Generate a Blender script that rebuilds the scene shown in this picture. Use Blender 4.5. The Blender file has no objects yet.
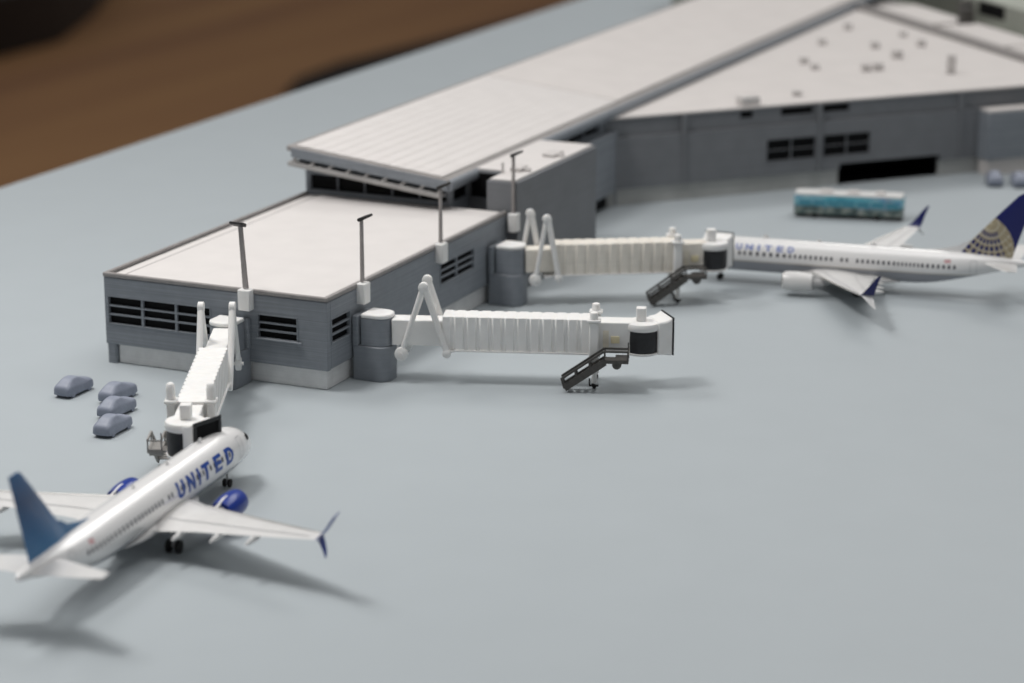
import bpy, math, random
from mathutils import Vector, Matrix
random.seed(4)
sc = bpy.context.scene
COL = sc.collection
PI = math.pi
R = math.radians

# ------------------------------------------------------------------ mesh helpers
class MB:
    """collects shapes and links them as ONE mesh object"""
    def __init__(s): s.v = []; s.f = []
    def poly(s, pts, idx=None):
        b = len(s.v); s.v += [tuple(p) for p in pts]
        if idx is None: s.f.append(tuple(range(b, b + len(pts))))
        else: s.f += [tuple(b + i for i in q) for q in idx]
        return s
    def box(s, x0, x1, y0, y1, z0, z1):
        return s.poly([(x0,y0,z0),(x1,y0,z0),(x1,y1,z0),(x0,y1,z0),(x0,y0,z1),(x1,y0,z1),(x1,y1,z1),(x0,y1,z1)],
                      [(0,3,2,1),(4,5,6,7),(0,1,5,4),(1,2,6,5),(2,3,7,6),(3,0,4,7)])
    def prism(s, pts, z0, z1):
        n = len(pts)
        zt = z1 if callable(z1) else (lambda x, y: z1)
        zb = z0 if callable(z0) else (lambda x, y: z0)
        v = [(x, y, zb(x, y)) for x, y in pts] + [(x, y, zt(x, y)) for x, y in pts]
        f = [tuple(reversed(range(n))), tuple(range(n, 2*n))] + [(i, (i+1) % n, n+(i+1) % n, n+i) for i in range(n)]
        return s.poly(v, f)
    def loft(s, rings, cap=True):
        n = len(rings[0]); v = [p for r in rings for p in r]; f = []
        for k in range(len(rings)-1):
            for i in range(n):
                j = (i+1) % n
                f.append((k*n+i, k*n+j, (k+1)*n+j, (k+1)*n+i))
        if cap:
            f.append(tuple(reversed(range(n)))); f.append(tuple((len(rings)-1)*n+i for i in range(n)))
        return s.poly(v, f)
    def rod(s, p0, p1, r0, r1=None, n=12, sx=1.0):
        p0, p1 = Vector(p0), Vector(p1); r1 = r0 if r1 is None else r1
        d = (p1-p0).normalized()
        a = Vector((0,0,1)) if abs(d.z) < .9 else Vector((1,0,0))
        u = d.cross(a).normalized(); w = d.cross(u)
        return s.loft([[tuple(p + u*(math.cos(2*PI*i/n)*r*sx) + w*(math.sin(2*PI*i/n)*r)) for i in range(n)] for p, r in ((p0,r0),(p1,r1))])
    def bar(s, p0, p1, w, h):
        p0, p1 = Vector(p0), Vector(p1); d = (p1-p0).normalized()
        a = Vector((0,0,1)) if abs(d.z) < .95 else Vector((1,0,0))
        u = d.cross(a).normalized(); t = u.cross(d)
        r = []
        for p in (p0, p1):
            r.append([tuple(p+u*(a_*w/2)+t*(b_*h/2)) for a_, b_ in ((-1,-1),(1,-1),(1,1),(-1,1))])
        return s.loft(r)
    def lathe(s, prof, n=28, axis='z', o=(0,0,0), sz=1.0):
        """prof: (position along axis, radius)"""
        rings = []
        for t, r in prof:
            ring = []
            for i in range(n):
                c, q = math.cos(2*PI*i/n)*r, math.sin(2*PI*i/n)*r
                ring.append((o[0]+c, o[1]+q, o[2]+t) if axis == 'z' else (o[0]+t, o[1]+c, o[2]+q*sz) if axis == 'x' else (o[0]+c, o[1]+t, o[2]+q))
            rings.append(ring)
        return s.loft(rings)
    def ball(s, c, r, n=14):
        return s.lathe([(-r*math.cos(PI*k/8), max(1e-4, r*math.sin(PI*k/8))) for k in range(9)], n, 'z', c)
    def build(s, name, mat, parent=None, bevel=0, seg=2, smooth=None, loc=None, rz=0):
        me = bpy.data.meshes.new(name); me.from_pydata(s.v, [], s.f); me.validate()
        import bmesh
        bm = bmesh.new(); bm.from_mesh(me); bmesh.ops.recalc_face_normals(bm, faces=bm.faces); bm.to_mesh(me); bm.free()
        o = bpy.data.objects.new(name, me); COL.objects.link(o)
        me.materials.append(mat)
        if parent: o.parent = parent
        if loc: o.location = loc
        if rz: o.rotation_euler.z = rz
        if bevel:
            m = o.modifiers.new('bevel', 'BEVEL'); m.width = bevel; m.segments = seg; m.limit_method = 'ANGLE'; m.angle_limit = R(40)
        ang = smooth if smooth is not None else (40 if bevel else None)
        if ang is not None:
            for p in me.polygons: p.use_smooth = True
            try: me.set_sharp_from_angle(angle=R(ang))
            except Exception: pass
        return o

def thing(name, label, cat, loc=(0,0,0), rz=0, group=None):
    o = bpy.data.objects.new(name, None); COL.objects.link(o)
    o.empty_display_size = .2
    o.location = loc; o.rotation_euler.z = rz; o['label'] = label; o['category'] = cat
    if group: o['group'] = group
    return o
def structure(o, label=None, cat=None):
    o['kind'] = 'structure'
    if label: o['label'] = label
    if cat: o['category'] = cat
    return o

def rrect(x0, x1, y0, y1, r, n=6, corners=(1,1,1,1)):
    """rounded rectangle outline; corners: (x1y0, x1y1, x0y1, x0y0)"""
    out = []
    for k, (cx, cy, a0) in enumerate(((x1,y0,-90),(x1,y1,0),(x0,y1,90),(x0,y0,180))):
        sx = -1 if cx == x1 else 1; sy = -1 if cy == y1 else 1
        rr = r if corners[k] else r*.12
        for i in range(n+1):
            a = R(a0 + 90*i/n)
            out.append((cx+sx*rr+math.cos(a)*rr, cy+sy*rr+math.sin(a)*rr))
    return out

def wall_grid(mb, p0, u, n, s0, s1, z0, z1, holes, th, ztop=None):
    """upright wall with real openings. p0 origin (x,y), u direction, n outward; holes (s0,s1,z0,z1)"""
    S = sorted(set([s0, s1] + [q for h in holes for q in h[:2]])); Z = sorted(set([z0, z1] + [q for h in holes for q in h[2:]]))
    def P(s, z, d): return (p0[0]+u[0]*s-n[0]*d, p0[1]+u[1]*s-n[1]*d, (ztop(s) if (ztop and z == z1) else z))
    def solid(i, j):
        if i < 0 or j < 0 or i >= len(S)-1 or j >= len(Z)-1: return False
        a, b = (S[i]+S[i+1])/2, (Z[j]+Z[j+1])/2
        return not any(h[0] < a < h[1] and h[2] < b < h[3] for h in holes)
    idx = {}
    base = len(mb.v)
    def V(i, j, d):
        k = (i, j, d)
        if k not in idx: idx[k] = len(mb.v); mb.v.append(P(S[i], Z[j], th if d else 0))
        return idx[k]
    for i in range(len(S)-1):
        for j in range(len(Z)-1):
            if not solid(i, j): continue
            mb.f.append((V(i,j,0),V(i+1,j,0),V(i+1,j+1,0),V(i,j+1,0)))
            mb.f.append((V(i,j,1),V(i,j+1,1),V(i+1,j+1,1),V(i+1,j,1)))
            for di, dj, a, b in ((-1,0,(i,j),(i,j+1)),(1,0,(i+1,j),(i+1,j+1)),(0,-1,(i,j),(i+1,j)),(0,1,(i,j+1),(i+1,j+1))):
                if not solid(i+di, j+dj):
                    mb.f.append((V(*a,0),V(*b,0),V(*b,1),V(*a,1)))
    return mb

# ------------------------------------------------------------------ materials
def mat(name, col, rough=.6, spec=.4, metal=0, var=.06, vscale=3., layers=0., grain=0., gscale=60., coat=0, sss=0):
    m = bpy.data.materials.new(name); m.use_nodes = True
    nt = m.node_tree; N = nt.nodes; L = nt.links
    b = N['Principled BSDF']
    b.inputs['Roughness'].default_value = rough; b.inputs['Metallic'].default_value = metal
    b.inputs['Specular IOR Level'].default_value = spec; b.inputs['Coat Weight'].default_value = coat
    b.inputs['Coat Roughness'].default_value = .12
    if sss:
        b.inputs['Subsurface Weight'].default_value = sss; b.inputs['Subsurface Radius'].default_value = (.12,.1,.08)
    tc = N.new('ShaderNodeTexCoord')
    noi = N.new('ShaderNodeTexNoise'); noi.inputs['Scale'].default_value = vscale; noi.inputs['Detail'].default_value = 5
    L.new(tc.outputs['Object'], noi.inputs['Vector'])
    mx = N.new('ShaderNodeMix'); mx.data_type = 'RGBA'
    c = Vector(col[:3])
    mx.inputs['A'].default_value = (*[max(0, x*(1-var)) for x in c], 1); mx.inputs['B'].default_value = (*[x*(1+var) for x in c], 1)
    mr = N.new('ShaderNodeMapRange'); mr.inputs['From Min'].default_value = .3; mr.inputs['From Max'].default_value = .7
    L.new(noi.outputs['Fac'], mr.inputs['Value']); L.new(mr.outputs['Result'], mx.inputs['Factor'])
    out = mx.outputs['Result']
    h = None
    if layers:                                    # fine printed layer lines, running level
        mp = N.new('ShaderNodeMapping'); mp.inputs['Scale'].default_value = (.25, .25, 26)
        L.new(tc.outputs['Object'], mp.inputs['Vector'])
        n2 = N.new('ShaderNodeTexNoise'); n2.inputs['Scale'].default_value = 1.; n2.inputs['Detail'].default_value = 3
        L.new(mp.outputs['Vector'], n2.inputs['Vector'])
        m2 = N.new('ShaderNodeMix'); m2.data_type = 'RGBA'; m2.blend_type = 'MULTIPLY'
        m2.inputs['Factor'].default_value = 1
        r2 = N.new('ShaderNodeMapRange'); r2.inputs['From Min'].default_value = .3; r2.inputs['From Max'].default_value = .7
        r2.inputs['To Min'].default_value = 1-layers; r2.inputs['To Max'].default_value = 1+layers*.6
        L.new(n2.outputs['Fac'], r2.inputs['Value']); L.new(out, m2.inputs['A']); L.new(r2.outputs['Result'], m2.inputs['B'])
        out = m2.outputs['Result']; h = n2.outputs['Fac']
    L.new(out, b.inputs['Base Color'])
    if grain or layers:
        bp = N.new('ShaderNodeBump'); bp.inputs['Distance'].default_value = .012; bp.inputs['Strength'].default_value = grain or .35
        if grain:
            n3 = N.new('ShaderNodeTexNoise'); n3.inputs['Scale'].default_value = gscale; n3.inputs['Detail'].default_value = 3
            L.new(tc.outputs['Object'], n3.inputs['Vector']); h = n3.outputs['Fac']
        L.new(h, bp.inputs['Height']); L.new(bp.outputs['Normal'], b.inputs['Normal'])
    return m

M = {}
M['board']   = mat('painted_board', (.378,.416,.437), .5, .35, var=.012, vscale=.5, grain=.12, gscale=14)
M['grey']    = mat('grey_print', (.235,.256,.282), .5, .35, layers=.17, var=.05)
M['greyd']   = mat('grey_print_wing', (.19,.198,.21), .55, .25, layers=.08, var=.05, vscale=1.5)
M['rim']     = mat('grey_brown_rim', (.28,.265,.258), .55, .3, var=.1, vscale=4)
M['plinth']  = mat('pale_plinth', (.76,.765,.76), .6, .3, layers=.04)
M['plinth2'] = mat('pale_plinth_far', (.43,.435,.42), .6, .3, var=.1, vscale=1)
M['roof']    = mat('white_roof', (.635,.608,.592), .6, .3, var=.025, vscale=1.2, grain=.1, gscale=30)
M['roof2']   = mat('white_roof_far', (.615,.582,.562), .6, .3, var=.03, vscale=.8)
M['white']   = mat('white_resin', (.80,.795,.78), .45, .4, var=.03, grain=.25, gscale=22, sss=.15)
M['cream']   = mat('ivory_resin', (.75,.71,.64), .5, .35, var=.05, vscale=4, layers=.06, sss=.15)
M['black']   = mat('window_black', (.005,.005,.0055), .6, .12, var=.2)
M['rubber']  = mat('black_curtain', (.018,.019,.021), .45, .4, var=.2, vscale=8, grain=.3, gscale=18)
M['dark']    = mat('dark_stair_paint', (.075,.071,.066), .5, .35, var=.2, vscale=9)
M['stair_lit']  = mat('lit_stair_grey', (.30,.29,.275), .5, .35, var=.1, vscale=9)  # lighter copy of the dark stair, its stronger light put into the colour
M['drum']    = mat('drum_grey', (.225,.245,.272), .42, .4, layers=.08, var=.06)
M['pole']    = mat('mast_grey', (.33,.305,.295), .5, .4, var=.12, vscale=6)
M['lamp']    = mat('lamp_black', (.02,.019,.018), .5, .4, var=.2)
M['car']     = mat('grey_car_resin', (.245,.27,.335), .45, .35, var=.06, vscale=6, grain=.3, gscale=25)
M['carfar']  = M['car']
M['cpanel']  = mat('cream_panel', (.78,.70,.47), .5, .3)
M['tan']     = mat('tan_glow', (.75,.70,.59), .5, .3, var=.1, vscale=6)
M['wing']    = mat('wing_grey', (.66,.655,.645), .38, .45, var=.04, vscale=3, coat=.3)
M['edge']    = mat('bare_metal_edge', (.72,.69,.65), .22, .5, metal=.85, var=.03)
M['pwhite']  = mat('plane_white', (.78,.775,.77), .25, .5, var=.015, coat=.6)
M['pblue']   = mat('deep_blue_paint', (.005,.030,.24), .3, .25, var=.06, coat=.25)
M['navy']    = mat('navy_paint', (.008,.012,.10), .35, .3, var=.05, coat=.2)
M['lblue']   = mat('lettering_blue', (.008,.06,.32), .35, .4, var=.03)
M['lblue2']  = mat('lettering_soft_blue', (.20,.25,.50), .35, .4, var=.03)
M['win']     = mat('cabin_window_print', (.06,.06,.075), .3, .4, var=.1)
M['line']    = mat('door_outline_print', (.42,.42,.43), .4, .3, var=.05)
M['tyre']    = mat('black_tyre', (.012,.012,.012), .6, .3, var=.2)
M['strut']   = mat('gear_strut', (.40,.40,.40), .4, .5, var=.05)
M['duct']    = mat('rooftop_unit_grey', (.58,.555,.54), .6, .3, var=.12, vscale=5)
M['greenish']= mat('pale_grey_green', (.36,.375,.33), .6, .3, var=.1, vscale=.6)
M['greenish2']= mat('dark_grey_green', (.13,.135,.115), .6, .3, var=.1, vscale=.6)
M['busw']    = mat('bus_roof_white', (.66,.66,.65), .4, .4, var=.06, vscale=2)

def ramp_node(nt, stops, interp='CONSTANT'):
    r = nt.nodes.new('ShaderNodeValToRGB'); cr = r.color_ramp; cr.interpolation = interp
    while len(cr.elements) > 1: cr.elements.remove(cr.elements[0])
    cr.elements[0].position = stops[0][0]; cr.elements[0].color = (*stops[0][1], 1)
    for p, c in stops[1:]:
        e = cr.elements.new(p); e.color = (*c, 1)
    return r
def livery(name, zl, belly, line, top=(.78,.775,.77)):
    """fuselage paint: belly colour, thin cheat line, white crown, by height on the body"""
    m = mat(name, top, .2, .5, var=.01, coat=.7)
    nt = m.node_tree; b = nt.nodes['Principled BSDF']
    tc = nt.nodes.new('ShaderNodeTexCoord'); sp = nt.nodes.new('ShaderNodeSeparateXYZ')
    nt.links.new(tc.outputs['Object'], sp.inputs[0])
    mr = nt.nodes.new('ShaderNodeMapRange'); mr.inputs['From Min'].default_value = 0; mr.inputs['From Max'].default_value = 2
    nt.links.new(sp.outputs['Z'], mr.inputs['Value'])
    r = ramp_node(nt, [(0, belly), ((zl-.02)/2, line), ((zl+.005)/2, top)])
    nt.links.new(mr.outputs['Result'], r.inputs['Fac'])
    nt.links.new(r.outputs['Color'], b.inputs['Base Color'])
    return m
M['fus1'] = livery('fuselage_white_grey_belly', .64, (.33,.345,.37), (.05,.07,.16))
M['fus2'] = livery('fuselage_white_grey_belly_line', .80, (.30,.31,.34), (.45,.42,.36))

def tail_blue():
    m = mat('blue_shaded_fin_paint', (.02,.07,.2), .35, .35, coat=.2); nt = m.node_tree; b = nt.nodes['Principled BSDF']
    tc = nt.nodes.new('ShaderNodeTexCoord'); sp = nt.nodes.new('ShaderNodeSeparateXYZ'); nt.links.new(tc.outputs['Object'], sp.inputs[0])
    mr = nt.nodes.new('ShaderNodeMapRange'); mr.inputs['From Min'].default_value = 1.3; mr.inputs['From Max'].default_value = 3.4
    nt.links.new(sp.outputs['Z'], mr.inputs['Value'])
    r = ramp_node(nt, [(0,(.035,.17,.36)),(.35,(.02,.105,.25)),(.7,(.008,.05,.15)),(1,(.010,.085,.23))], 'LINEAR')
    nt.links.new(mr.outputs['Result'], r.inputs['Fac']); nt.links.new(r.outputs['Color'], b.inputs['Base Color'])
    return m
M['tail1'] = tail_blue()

def tail_globe(k):
    """navy fin with a gold latitude and longitude grid in its lower front"""
    m = mat('navy_fin_gold_grid', (.01,.016,.12), .4, .3, coat=.15); nt = m.node_tree; N = nt.nodes; L = nt.links; b = N['Principled BSDF']
    tc = N.new('ShaderNodeTexCoord'); sp = N.new('ShaderNodeSeparateXYZ'); L.new(tc.outputs['Object'], sp.inputs[0])
    def math_(op, a, bb=None):
        n = N.new('ShaderNodeMath'); n.operation = op
        for i, q in enumerate((a, bb)):
            if q is None: continue
            if isinstance(q, (int, float)): n.inputs[i].default_value = q
            else: L.new(q, n.inputs[i])
        return n.outputs[0]
    X, Z = sp.outputs['X'], sp.outputs['Z']
    # disc
    dx, dz = math_('SUBTRACT', X, -33.3*k), math_('SUBTRACT', Z, 5.6*k)
    d = math_('SQRT', math_('ADD', math_('MULTIPLY', dx, dx), math_('MULTIPLY', dz, dz)))
    inside = math_('LESS_THAN', d, 4.4*k)
    rim = math_('MULTIPLY', math_('GREATER_THAN', d, 4.2*k), inside)
    # pole of the globe
    px, pz = math_('SUBTRACT', X, -35.0*k), math_('SUBTRACT', Z, 8.8*k)
    pr = math_('SQRT', math_('ADD', math_('MULTIPLY', px, px), math_('MULTIPLY', pz, pz)))
    an = math_('ARCTAN2', px, math_('MULTIPLY', pz, -1))
    lat = math_('LESS_THAN', math_('FRACT', math_('MULTIPLY', pr, 1/(.8*k))), .34)
    lon = math_('LESS_THAN', math_('FRACT', math_('ADD', math_('MULTIPLY', an, 5.2), 20)), .34)
    cap = math_('LESS_THAN', pr, .9*k)
    east = math_('LESS_THAN', math_('ADD', math_('MULTIPLY', X, 1), math_('MULTIPLY', Z, -.35)), -38.5*k)
    line = math_('MAXIMUM', math_('MAXIMUM', lat, lon), math_('MAXIMUM', rim, math_('MAXIMUM', cap, east)))
    fac = math_('MULTIPLY', line, inside)
    seam = math_('MULTIPLY', math_('MULTIPLY', math_('MAXIMUM', math_('LESS_THAN', math_('FRACT', math_('MULTIPLY', pr, 1/(.8*k))), .1), math_('LESS_THAN', math_('FRACT', math_('ADD', math_('MULTIPLY', an, 5.2), 20)), .1)), 1), inside)
    mx = N.new('ShaderNodeMix'); mx.data_type = 'RGBA'; mx.inputs['A'].default_value = (.008,.012,.11,1); mx.inputs['B'].default_value = (.33,.28,.18,1)
    L.new(fac, mx.inputs['Factor'])
    m2 = N.new('ShaderNodeMix'); m2.data_type = 'RGBA'; m2.inputs['B'].default_value = (.62,.58,.48,1)
    L.new(seam, m2.inputs['Factor']); L.new(mx.outputs['Result'], m2.inputs['A'])
    L.new(m2.outputs['Result'], b.inputs['Base Color'])
    return m

def flag_mat():
    m = mat('flag_print', (.5,.1,.1), .4, .3); nt = m.node_tree; b = nt.nodes['Principled BSDF']
    tc = nt.nodes.new('ShaderNodeTexCoord'); w = nt.nodes.new('ShaderNodeTexWave'); w.bands_direction = 'Z'; w.inputs['Scale'].default_value = 9
    nt.links.new(tc.outputs['Object'], w.inputs['Vector'])
    r = ramp_node(nt, [(0,(.50,.16,.16)),(.55,(.66,.6,.62))]); nt.links.new(w.outputs['Fac'], r.inputs['Fac']); nt.links.new(r.outputs['Color'], b.inputs['Base Color'])
    return m
M['flag'] = flag_mat()

def bus_mat():
    m = mat('bus_mural_print', (.05,.3,.4), .35, .45, coat=.3); nt = m.node_tree; N = nt.nodes; L = nt.links; b = N['Principled BSDF']
    tc = N.new('ShaderNodeTexCoord'); mp = N.new('ShaderNodeMapping'); mp.inputs['Scale'].default_value = (1.3,1.3,2.6); L.new(tc.outputs['Object'], mp.inputs['Vector'])
    n1 = N.new('ShaderNodeTexNoise'); n1.inputs['Scale'].default_value = 1.1; n1.inputs['Detail'].default_value = 4; n1.inputs['Distortion'].default_value = 1.2
    L.new(mp.outputs['Vector'], n1.inputs['Vector'])
    r = ramp_node(nt, [(.25,(.04,.25,.34)),(.42,(.08,.40,.50)),(.5,(.26,.50,.55)),(.58,(.06,.25,.46)),(.68,(.3,.4,.44)),(.8,(.04,.12,.22))], 'LINEAR')
    L.new(n1.outputs['Fac'], r.inputs['Fac'])
    n2 = N.new('ShaderNodeTexNoise'); n2.inputs['Scale'].default_value = 3.5; n2.inputs['Detail'].default_value = 4; L.new(tc.outputs['Object'], n2.inputs['Vector'])
    r2 = ramp_node(nt, [(.3,(.02,.03,.035)),(.5,(.10,.15,.14)),(.62,(.28,.30,.27)),(.75,(.05,.08,.10))], 'LINEAR'); L.new(n2.outputs['Fac'], r2.inputs['Fac'])
    sp = N.new('ShaderNodeSeparateXYZ'); L.new(tc.outputs['Object'], sp.inputs[0])
    ad = N.new('ShaderNodeMath'); ad.operation = 'MULTIPLY_ADD'; ad.inputs[1].default_value = .35; L.new(n1.outputs['Fac'], ad.inputs[0]); L.new(sp.outputs['Z'], ad.inputs[2])
    mr = N.new('ShaderNodeMapRange'); mr.inputs['From Min'].default_value = .55; mr.inputs['From Max'].default_value = .72; L.new(ad.outputs[0], mr.inputs['Value'])
    mx = N.new('ShaderNodeMix'); mx.data_type = 'RGBA'; L.new(mr.outputs['Result'], mx.inputs['Factor']); L.new(r2.outputs['Color'], mx.inputs['A']); L.new(r.outputs['Color'], mx.inputs['B'])
    L.new(mx.outputs['Result'], b.inputs['Base Color'])
    return m
M['bus'] = bus_mat()

def wood():
    m = mat('brown_floor', (.2,.1,.05), .75, .06); nt = m.node_tree; N = nt.nodes; L = nt.links; b = N['Principled BSDF']
    tc = N.new('ShaderNodeTexCoord'); mp = N.new('ShaderNodeMapping'); mp.inputs['Rotation'].default_value = (0,0,.5); mp.inputs['Scale'].default_value = (.004,.05,1)
    L.new(tc.outputs['Object'], mp.inputs['Vector'])
    n1 = N.new('ShaderNodeTexNoise'); n1.inputs['Scale'].default_value = 1; n1.inputs['Detail'].default_value = 6; L.new(mp.outputs['Vector'], n1.inputs['Vector'])
    r = ramp_node(nt, [(.3,(.36,.185,.098)),(.55,(.46,.245,.118)),(.75,(.52,.285,.132))], 'LINEAR')
    L.new(n1.outputs['Fac'], r.inputs['Fac']); L.new(r.outputs['Color'], b.inputs['Base Color'])
    return m
M['wood'] = wood()
M['dark_patch'] = mat('dark_floor_patch', (.022,.014,.010), .8, .2, var=.3, vscale=.05)
M['furn'] = mat('dark_furniture', (.02,.012,.008), .6, .3, var=.2, vscale=.05)

# ------------------------------------------------------------------ setting
structure(MB().box(-62, 150, -75, 24.15, -1.8, 0).build('tabletop', M['board'], bevel=.12), 'blue-grey painted display board under the models', 'tabletop')
FZ = -72.
structure(MB().box(-400, 900, -400, 900, FZ-2, FZ).build('floor', M['wood']), 'brown wooden floor far below the board', 'floor')

# ------------------------------------------------------------------ louvred window: dark pane + slat frame
def window(parent, p0, u, n, s0, s1, z0, z1, cols, rows, slat=.05, depth=.1, m='grey', name='window'):
    def P(s, z, d): return (p0[0]+u[0]*s-n[0]*d, p0[1]+u[1]*s-n[1]*d, z)
    e = .012
    pane = MB().poly([P(s0-e,z0-e,depth),P(s1+e,z0-e,depth),P(s1+e,z1+e,depth),P(s0-e,z1+e,depth)]).build(name, M['black'], parent)
    fr = MB()
    def bx(a, b, c, d, front=.004):
        v = [P(a,c,front),P(b,c,front),P(b,d,front),P(a,d,front),P(a,c,depth-.012),P(b,c,depth-.012),P(b,d,depth-.012),P(a,d,depth-.012)]
        fr.poly(v, [(0,1,2,3),(4,7,6,5),(0,4,5,1),(1,5,6,2),(2,6,7,3),(3,7,4,0)])
    for i in range(1, rows):
        z = z0+(z1-z0)*i/rows; bx(s0, s1, z-slat/2, z+slat/2)
    for i in range(1, cols):
        s = s0+(s1-s0)*i/cols
        for j in range(rows):
            a = z0+(z1-z0)*j/rows+(slat/2+.002 if j else 0); b = z0+(z1-z0)*(j+1)/rows-(slat/2+.002 if j < rows-1 else 0)
            bx(s-slat*.75, s+slat*.75, a, b, .007)
    # thin raised surround
    w = .035
    for a, b, c, d in ((s0-w,s1+w,z0-w,z0-.002),(s0-w,s1+w,z1+.002,z1+w),(s0-w,s0-.002,z0,z1),(s1+.002,s1+w,z0,z1)):
        v = [P(a,c,-.02),P(b,c,-.02),P(b,d,-.02),P(a,d,-.02),P(a,c,.03),P(b,c,.03),P(b,d,.03),P(a,d,.03)]
        fr.poly(v, [(0,1,2,3),(4,7,6,5),(0,4,5,1),(1,5,6,2),(2,6,7,3),(3,7,4,0)])
    fr.build('frame', M[m], pane)
    return pane

# ------------------------------------------------------------------ gate pavilion (low block)
LX, LY, LH = 12.0, 7.2, 2.645
g = thing('gate_pavilion', 'low grey pavilion with flat white roof and louvred windows', 'building', (0,0,0))
w = MB()
hf = [(.95,2.17,1.33,1.98), (3.72,7.08-.02,1.20,1.98)]
hs = [(.25,1.33,1.33,2.0), (7.15,9.5,1.38,2.0)]
wall_grid(w, (0,0), (0,1), (-1,0), 0, LY, .58, LH-.1, hf, .2)
wall_grid(w, (.2,0), (1,0), (0,-1), 0, LX-.2, .6, LH-.1, [(a-.2,b-.2,c,d) for a,b,c,d in hs], .2)
wall_grid(w, (.2,LY), (1,0), (0,1), 0, LX-.2, .0, LH-.1, [], .2)
w.build('wall', M['grey'], g, bevel=.03)
MB().box(.14, LX-.02, .12, LY-.33, .0, .598).build('plinth', M['plinth'], g, bevel=.03)
MB().prism(rrect(.02,.36,LY-.32,LY-.01,.08), 0, .598).build('corner_post', M['grey'], g, smooth=40)
window(g, (0,0), (0,1), (-1,0), *hf[1], 3, 3)
sw = window(g, (0,0), (0,1), (-1,0), *hf[0], 1, 3)
MB().box(-.09,-.021,.78,2.2,1.275,1.33).build('sill', M['grey'], sw, bevel=.015)
window(g, (0,0), (1,0), (0,-1), *hs[0], 1, 3)
window(g, (0,0), (1,0), (0,-1), *hs[1], 2, 3)
# parapet ring
p = MB()
T = LH-.1+.003
for a in ((-.02,.10,-.02,LY+.02),(.10,LX-.0,-.02,.10),(.10,LX-.0,LY-.10,LY+.02)):
    p.box(*a, T, LH+.035)
p.build('parapet', M['rim'], g, bevel=.035)
MB().box(.14, LX-.01, .14, LY-.14, 2.3, 2.565).build('roof', M['roof'], g)
MB().box(.2, LX-.03, .2, LY-.60, 2.569, 2.625).build('roof_panel', M['roof'], g, bevel=.03)
MB().box(.3, LX-.03, LY-.59, LY-.52, 2.569, 2.60).build('roof_strip', M['rim'], g)

# ------------------------------------------------------------------ concourse with shed roof
CX0, CX1, CYR, CYL = 12.0, 100.0, 1.95, 7.2
def rz(y): return 3.64+(y-1.7)*(.65/5.75)
c = thing('concourse_building', 'long grey concourse under a white ribbed shed roof', 'building', (0,0,0))
w = MB()
fw = (.14, 5.08, 2.76, 3.26)
sideh = [(.12,1.28,2.76,3.36), (4.0,12.4,2.9,3.36)]
wall_grid(w, (CX0,CYR), (0,1), (-1,0), 0, CYL-CYR, 0, 3.5, [fw], .2, ztop=lambda s: rz(CYR+s)-.2)
wall_grid(w, (CX0+.2,CYR), (1,0), (0,-1), 0, CX1-CX0-.2, 0, rz(CYR)-.2, [(max(.0,a-.2)+.02,b-.2,c_,d) for a,b,c_,d in sideh], .2)
wall_grid(w, (CX0+.2,CYL), (1,0), (0,1), 0, CX1-CX0-.2, 0, rz(CYL)-.2, [], .2)
w.build('wall', M['grey'], c, bevel=.02)
window(c, (CX0,CYR), (0,1), (-1,0), *fw, 5, 1, slat=.02, depth=.12, name='window_band')
window(c, (CX0,CYR), (1,0), (0,-1), .12,1.28,2.76,3.36, 1, 1, name='window_band')
window(c, (CX0,CYR), (1,0), (0,-1), 4.0,12.4,2.9,3.36, 6, 1, slat=.04, depth=.12, name='window_band')
# roof: grey edge slab, white sheets on top
RX = 11.25
rp = [(RX,1.68),(CX1,1.68),(CX1,7.47),(RX,7.47)]
rf = MB().prism(rp, lambda x,y: rz(y)-.17, lambda x,y: rz(y)).build('roof', M['rim'], c, bevel=.03)
MB().prism([(RX+.25,2.1),(CX1,2.1),(CX1,7.1),(RX+.25,7.1)], lambda x,y: rz(y)-.32, lambda x,y: rz(y)-.18).build('soffit', M['grey'], c)
sheet = MB()
JX = 26.2
sheet.prism([(RX+.14,1.96),(JX,1.96),(JX,7.2),(RX+.14,7.2)], lambda x,y: rz(y)+.004, lambda x,y: rz(y)+.05)
k = 0
y = 2.18
while y < 7.05:
    sheet.prism([(RX+.16,y-.09),(JX-.02,y-.09),(JX-.02,y+.09),(RX+.16,y+.09)], lambda x,y: rz(y)+.0505, lambda x,y: rz(y)+.06); y += .46
sheet.build('roof_sheet', M['roof'], rf, bevel=.012)
MB().prism([(JX+.03,1.96),(CX1,1.96),(CX1,7.2),(JX+.03,7.2)], lambda x,y: rz(y)+.004, lambda x,y: rz(y)+.07).build('roof_sheet', M['roof2'], rf, bevel=.02)
MB().loft([[(x, 1.74+.17*math.cos(a), rz(1.74)-.20+.20*math.sin(a)) for a in [2*PI*i/16 for i in range(16)]] for x in (RX+.05, CX1)]).build('gutter', M['grey'], c, smooth=60)
lw = MB()
wall_grid(lw, (18.62,1.58), (1,0), (0,-1), 0, 6.9, 0, 2.75, [(3.6,6.6,-.01,.55)], .36)
lw.build('lower_wall', M['grey'], c)
MB().box(22.1,25.4,1.86,1.9,0.004,.7).build('shade_panel', M['black'], c)  # black panel stands for the shade in the corner by the hall
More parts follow.
